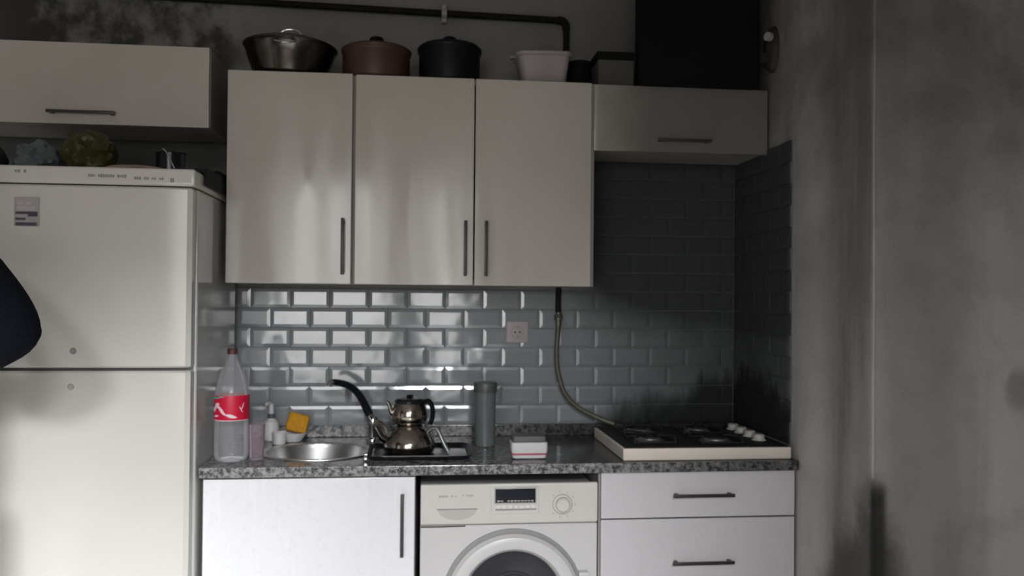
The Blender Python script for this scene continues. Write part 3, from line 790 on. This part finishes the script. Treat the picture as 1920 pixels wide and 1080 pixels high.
# ------------------------------------------------------------------ gas hob
HX0, HX1, HY0, HY1 = .700, 1.296, -.588, -.100
hb = thing('gas_hob', 'cream enamel four-burner gas hob with sooty black top at the right end of the worktop', 'hob', ((HX0+HX1)/2, (HY0+HY1)/2, CT))
box('casing', HX0, HX1, HY0, HY1, CT, .902, HOBW, hb, .006, 3)
box('top_plate', HX0+.008, HX1-.008, HY0+.008, HY1-.006, .9022, .9055, IRON, hb, .001)
for bx, by, r in ((.842, -.235, .045), (.832, -.44, .038), (1.075, -.235, .038), (1.068, -.46, .045)):
    bz = .9056
    bn = lathe('burner', [(r+.012, 0), (r+.010, .003), (r+.002, .005), (r, .010), (r*.85, .013), (r*.8, .012)], BURNM, hb, (bx, by, bz), 36)
    lathe('burner_cap', [(r*.80, .012), (r*.82, .016), (r*.6, .020), (0, .020)], IRON, bn, (bx, by, bz), 32)
    bm = bmesh.new()
    for q in range(4):
        a = q*pi/2+pi/4
        add_tube(bm, [(bx+.105*cos(a), by+.105*sin(a), bz+.001), (bx+.100*cos(a), by+.100*sin(a), bz+.024), (bx+.030*cos(a), by+.030*sin(a), bz+.026)], .0035, 8)
    h = .074
    add_tube(bm, [(bx-h, by-h, bz+.004), (bx+h, by-h, bz+.004), (bx+h, by+h, bz+.004), (bx-h, by+h, bz+.004), (bx-h, by-h, bz+.004)], .0033, 8)
    obj('pan_support', bm, IRON, hb)
for i, (ky, m) in enumerate(((-.20, BURNM), (-.285, WHITEP), (-.37, WHITEP), (-.455, TUBM))):
    kx = 1.232
    lathe('knob', [(.026, 0), (.025, .003), (.021, .004), (.020, .019), (.016, .022), (0, .022)], mat('knob_cream', (.58, .57, .52), .35), hb, (kx, ky, .9056), 28)
done(hb)

# ------------------------------------------------------------------ socket, gas pipe, hose
so = thing('wall_socket', 'square off-white wall socket on the grey tiles', 'socket', (.400, -.0085, 1.274))
bm = bmesh.new(); add_box(bm, -.044, .044, -.010, 0, -.043, .043, .004, 3); obj('frame', bm, SOCK, so)
w = lathe('well', [(.029, .010), (.0285, .012), (.026, .0122), (.0225, .009), (.020, .0105), (0, .0105)], SOCK, so, n=36, axis='y')
for s in (-1, 1):
    lathe('pin_hole', [(0, .0112), (.0035, .0112), (.0035, .010)], BLACK, w, (s*.0095, 0, 0), 12, axis='y')
    box('earth_clip', -.003, .003, -.0135, -.010, s*.019-.003, s*.019+.003, GREYP, w, .0005)
gp = thing('gas_pipe', 'black gas pipe running along the wall above the cabinets and down behind them', 'pipe', (0, -.025, 2.54))
pts = [(-1.70, 0, .033), (-.8, 0, .018), (.09, 0, .004), (.550, 0, -.003)]
tube('pipe', pts, .0135, PIPEM, gp, 16)
tube('elbow', [(.550, 0, -.003), (.570, 0, -.005), (.584, 0, -.018), (.588, 0, -.040)], .0165, PIPEM, gp, 16, 4)
tube('pipe', [(.588, 0, -.040), (.588, 0, -.33)], .0130, PIPEM, gp, 16)
tube('pipe', [(.588, 0, -.33), (.585, 0, -.6), (.566, 0, -1.0), (.564, 0, -1.185)], .0115, PIPEM, gp, 14)
bm = bmesh.new(); add_lathe(bm, [(.0145, -.010), (.018, -.010), (.018, .010), (.0145, .010)], (0, 0, 0), 24)
bmesh.ops.rotate(bm, verts=bm.verts[:], cent=(0, 0, 0), matrix=Matrix.Rotation(pi/2, 3, 'Y'))
add_box(bm, -.008, .008, -.004, .022, .018, .034, .002); add_box(bm, -.010, .010, -.006, .022, -.036, -.018, .002)
for v in bm.verts: v.co += Vector((.094, 0, .004))
p = obj('clamp', bm, mat('pale_clamp', (.42, .42, .40), .5), gp); p['label'] = 'pale pipe clamp'
hs = thing('gas_hose', 'flexible gas hose curving down the tiles from the pipe to the hob', 'hose', (.563, -.04, 1.335))
o0 = hs.location
lathe('valve', [(0, -.035), (.012, -.035), (.012, -.012), (.017, -.010), (.017, .010), (.012, .012), (.012, .020), (0, .020)], mat('tarnished_brass', (.16, .15, .12), .4, .6), hs, n=18)
tube('valve_tap', [(0, -.014, 0), (-.008, -.030, .004), (-.016, -.036, .012)], .005, CHROME, hs, 10)
hp = [(.563, -.04, 1.302), (.560, -.042, 1.26), (.556, -.046, 1.20), (.558, -.05, 1.14), (.567, -.055, 1.09), (.590, -.06, 1.028), (.640, -.066, .977), (.715, -.075, .938), (.775, -.088, .915), (.81, -.092, .900)]
tube('hose', [tuple(Vector(p)-o0) for p in hp], .0095, HOSEM, hs, 14, 5)

# ------------------------------------------------------------------ pots and boxes on the cabinets
TZ = UT+.0005
wk = thing('wide_pan', 'wide dark steel pan with a domed lid and wire ring, leftmost on the cabinet tops', 'pan', (-.476, -.235, TZ+.004))
wk.rotation_euler = (0, rad(1.6), 0)
lathe('pan', [(0, 0), (.118, 0), (.128, .006), (.150, .060), (.162, .100), (.170, .108), (.170, .112), (.160, .111), (.15, .10), (0, .09)], STEELD, wk, n=64)
ld = lathe('lid', [(.164, .112), (.163, .117), (.13, .130), (.08, .142), (.03, .148), (0, .149)], STEELD, wk, n=64)
tube('ring_handle', [(-.045, 0, .146), (-.040, 0, .165), (-.018, 0, .179), (.012, 0, .180), (.034, 0, .168), (.040, 0, .146)], .0036, CHROME, ld, 10, 5)
tube('front_handle', [(-.035, -.158, .098), (-.022, -.178, .085), (.02, -.180, .084), (.040, -.160, .096)], .004, CHROME, wk, 10, 4)
ca = thing('casserole', 'reddish brown casserole with a black lid knob, second of the pots on the cabinet tops', 'pot', (-.161, -.235, TZ))
lathe('pot', [(0, 0), (.112, 0), (.121, .006), (.124, .03), (.124, .098), (.128, .104), (.128, .108), (.121, .108), (.118, .10), (.115, .015), (0, .012)], COPPER, ca, n=56)
ld = lathe('lid', [(.129, .108), (.130, .114), (.120, .122), (.080, .134), (.030, .140), (0, .141)], COPPER, ca, n=56)
lathe('knob', [(0, .140), (.014, .140), (.014, .146), (.025, .150), (.027, .160), (.022, .167), (0, .168)], BLACK, ld, n=28)
sp = thing('stock_pot', 'dark blue-black lidded pot, third of the pots on the cabinet tops', 'pot', (.110, -.235, TZ))
lathe('pot', [(0, 0), (.106, 0), (.112, .005), (.114, .03), (.114, .112), (.119, .117), (.119, .122), (.111, .122), (.108, .015), (0, .012)], NAVYPOT, sp, n=56)
ld = lathe('lid', [(.120, .122), (.121, .130), (.110, .142), (.070, .152), (.030, .156), (0, .157)], NAVYPOT, sp, n=56)
lathe('knob', [(0, .156), (.012, .156), (.012, .163), (.024, .167), (.025, .174), (.018, .180), (0, .181)], BLACK, ld, n=28)
tb = thing('washing_up_tub', 'grimy white plastic tub with sloping sides on the cabinet tops below the pipe elbow', 'tub', (.460, -.255, TZ+.003))
tb.rotation_euler = (0, rad(-1.5), 0)
bm = bmesh.new()
rg = [rrect(bm, .072, .052, .022, 0), rrect(bm, .082, .060, .024, .006), rrect(bm, .097, .074, .03, .098), rrect(bm, .104, .081, .034, .102), rrect(bm, .105, .082, .034, .112), rrect(bm, .099, .076, .03, .112), rrect(bm, .094, .071, .028, .104), rrect(bm, .078, .056, .022, .010)]
loft(bm, rg); obj('basin', bm, TUBM, tb)
bm = bmesh.new(); add_box(bm, -.122, -.100, -.020, .020, .102, .110, .003); obj('lug', bm, TUBM, tb)
cn = thing('canister', 'small round black canister behind the white tub', 'canister', (.610, -.20, TZ))
lathe('body', [(0, 0), (.046, 0), (.048, .004), (.048, .095), (.046, .098)], BLACK, cn, n=32)
lathe('lid', [(.050, .096), (.050, .108), (.046, .113), (.012, .114), (0, .114)], BLACK, cn, n=32)
cb = thing('carton', 'small smoke-stained carton with a dark lid beside the large black box', 'box', (.725, -.255, TZ))
box('carton_body', -.064, .070, -.06, .06, 0, .098, PALEBOX, cb, .003)
box('lid', -.070, .073, -.066, .066, .0985, .128, mat('sooty_lid', (.010, .010, .009), .85, spec=.1), cb, .004)
bb = thing('appliance', 'large flat matte black box standing on the short cabinet above the hob', 'appliance', (1.03, -.24, TZ-.006))
box('casing', -.220, .222, -.145, -.03, .0, .53, BLACK, bb, .006, 3)
box('front_panel', -.218, .216, -.153, -.1452, .008, .522, BLACKG if False else BLACK, bb, .003)
for q in (-1, 1):
    box('side_rail', q*.2235-.004, q*.2235+.004, -.14, -.10, .02, .50, BLACK, bb, .001)
wf = thing('wall_fitting', 'dark round wall fitting with a small pale cap right of the black box', 'fitting', (PX, -.385, 2.345))
bm = bmesh.new(); add_lathe(bm, [(0, .034), (.035, .032), (.058, .020), (.064, .006), (.064, 0), (0, 0)], (0, 0, 0), 32, sx=.75, sy=1.35, axis='y')
bmesh.ops.rotate(bm, verts=bm.verts[:], cent=(0, 0, 0), matrix=Matrix.Rotation(-pi/2, 3, 'Z'))
obj('plate', bm, mat('dark_bakelite', (.03, .028, .025), .6), wf)
tube('cap', [(-.030, -.035, .035), (-.046, -.042, .036)], .016, mat('pale_cap', (.34, .335, .31), .5), wf, 16)
tube('stem', [(-.024, -.01, -.03), (-.050, -.015, -.038)], .018, mat('dark_bakelite', (.03, .028, .025), .6), wf, 14)

# ------------------------------------------------------------------ the person at the left edge of the frame
def skin(name, V, E, R, m, parent=None, sub=2, root=0):
    me = bpy.data.meshes.new(name); me.from_pydata(V, E, []); o = bpy.data.objects.new(name, me); COL.objects.link(o)
    o.modifiers.new('skin', 'SKIN')
    sv = me.skin_vertices[0].data
    for i, r in enumerate(R):
        sv[i].radius = (r, r) if isinstance(r, (int, float)) else r
        sv[i].use_root = (i == root)
    s = o.modifiers.new('sub', 'SUBSURF'); s.levels = sub; s.render_levels = sub
    bpy.context.view_layer.update(); dg = bpy.context.evaluated_depsgraph_get()
    m2 = bpy.data.meshes.new_from_object(o.evaluated_get(dg)); o.modifiers.clear(); bpy.data.objects.remove(o)
    m2.name = name
    m2.polygons.foreach_set('use_smooth', [True]*len(m2.polygons))
    return link(name, m2, m, parent)
PXC, PYC = -1.30, -1.27
sh_r, el_r, wr_r = (-1.105, -1.275, 1.50), (-.915, -1.45, 1.328), (-1.120, -1.29, 1.290)
sh_l, el_l, wr_l = (-1.495, -1.275, 1.50), (-1.555, -1.31, 1.205), (-1.535, -1.21, .975)
V = [(PXC, PYC, .98), (PXC, PYC, 1.18), (PXC, PYC, 1.38), (PXC, PYC, 1.50), (PXC, PYC+.02, 1.59), (PXC, PYC+.05, 1.68), (PXC, PYC+.04, 1.775)]
Rr = [(.14, .10), (.13, .095), (.15, .105), (.09, .075), .055, (.078, .092), (.07, .08)]
E = [(0, 1), (1, 2), (2, 3), (3, 4), (4, 5), (5, 6)]
def chain(start, pts, rs):
    p = start
    for q, r in zip(pts, rs):
        V.append(q); Rr.append(r); E.append((p, len(V)-1)); p = len(V)-1
    return p
def hand(w, d, side):
    d = Vector(d).normalized(); up = Vector((0, 0, 1)); s = d.cross(up).normalized()*side; n = s.cross(d)
    P = Vector(V[w])
    k = chain(w, [tuple(P+d*.045)], [(.034, .018)])
    palm = chain(k, [tuple(P+d*.085)], [(.036, .016)])
    for off, L in ((-.030, .062), (-.010, .074), (.011, .070), (.030, .054)):
        b = P+d*.092+s*off
        chain(palm, [tuple(b+d*.012), tuple(b+d*(L*.55)-n*.006), tuple(b+d*L*.88-n*.022)], [.0095, .009, .0075])
    chain(k, [tuple(P+d*.050-s*.040), tuple(P+d*.080-s*.052-n*.008), tuple(P+d*.10-s*.050-n*.014)], [.012, .011, .009])
a = chain(3, [sh_r, el_r, wr_r], [.06, .042, .030]); hand(a, (-.75, .62, .05), 1)
a = chain(3, [sh_l, el_l, wr_l], [.06, .042, .030]); hand(a, (.05, .15, -1), -1)
for s in (-1, 1):
    chain(0, [(PXC+s*.095, PYC, .90), (PXC+s*.105, PYC+.01, .50), (PXC+s*.110, PYC-.02, .10), (PXC+s*.115, PYC+.06, .045), (PXC+s*.12, PYC+.15, .03)], [.088, .058, .042, .036, .028])
body = skin('person', V, E, Rr, SKIN, None, 2)
tag(body, 'person in a dark navy sweater, only the bent elbow showing at the left edge', 'person')
# sweater: torso and both sleeves
V2 = [(PXC, PYC, .84), (PXC, PYC, 1.15), (PXC, PYC, 1.38), (PXC, PYC, 1.515), (-1.205, PYC, 1.50), sh_r, (-1.02, -1.355, 1.425), (-.940, -1.428, 1.350), el_r, (-.965, -1.415, 1.312), (-1.05, -1.345, 1.300), (-1.105, -1.30, 1.292),
      (-1.395, PYC, 1.50), sh_l, (-1.53, -1.29, 1.35), el_l, (-1.548, -1.26, 1.09), (-1.537, -1.22, 1.0)]
E2 = [(0, 1), (1, 2), (2, 3), (3, 4), (4, 5), (5, 6), (6, 7), (7, 8), (8, 9), (9, 10), (10, 11), (3, 12), (12, 13), (13, 14), (14, 15), (15, 16), (16, 17)]
R2 = [(.20, .150), (.175, .13), (.19, .135), (.11, .09), .10, .094, .092, .098, .104, .098, .078, .052, .10, .092, .078, .072, .062, .050]
skin('sweater', V2, E2, R2, NAVY, body, 2)
V3 = [(PXC, PYC, 1.0), (PXC-.095, PYC, .88), (PXC-.105, PYC+.01, .50), (PXC-.110, PYC-.02, .12), (PXC+.095, PYC, .88), (PXC+.105, PYC+.01, .50), (PXC+.110, PYC-.02, .12)]
skin('trousers', V3, [(0, 1), (1, 2), (2, 3), (0, 4), (4, 5), (5, 6)], [(.17, .125), .115, .085, .07, .115, .085, .07], JEANS, body, 2)
for s in (-1, 1):
    skin('shoe', [(PXC+s*.112, PYC-.05, .05), (PXC+s*.115, PYC+.06, .048), (PXC+s*.122, PYC+.17, .04)], [(0, 1), (1, 2)], [.046, .046, .038], BLACK, body, 2)
bm = bmesh.new(); bmesh.ops.create_icosphere(bm, subdivisions=4, radius=1)
for v in bm.verts:
    n = noise.fractal(v.co*5, .8, 2, 3); k = 1+.05*n
    v.co = Vector((v.co.x*.092*k, v.co.y*.108*k, v.co.z*.095*k))
dl = [f for f in bm.faces if f.calc_center_median().y > .045 and f.calc_center_median().z < .045 or f.calc_center_median().z < -.055]
bmesh.ops.delete(bm, geom=dl, context='FACES'); obj('hair', bm, HAIR, body, (PXC, PYC+.035, 1.755))
for s in (-1, 1):
    bm = bmesh.new(); bmesh.ops.create_uvsphere(bm, u_segments=16, v_segments=10, radius=.012); obj('eye', bm, WHITEP, body, (PXC+s*.031, PYC+.124, 1.715))
    bm = bmesh.new(); bmesh.ops.create_icosphere(bm, subdivisions=3, radius=1)
    for v in bm.verts: v.co = Vector((v.co.x*.010, v.co.y*.020, v.co.z*.032))
    obj('ear', bm, SKIN, body, (PXC+s*.082, PYC+.035, 1.70))
bm = bmesh.new(); bmesh.ops.create_icosphere(bm, subdivisions=3, radius=1)
for v in bm.verts: v.co = Vector((v.co.x*.014, v.co.y*.022, v.co.z*.026))
obj('nose', bm, SKIN, body, (PXC, PYC+.140, 1.69))
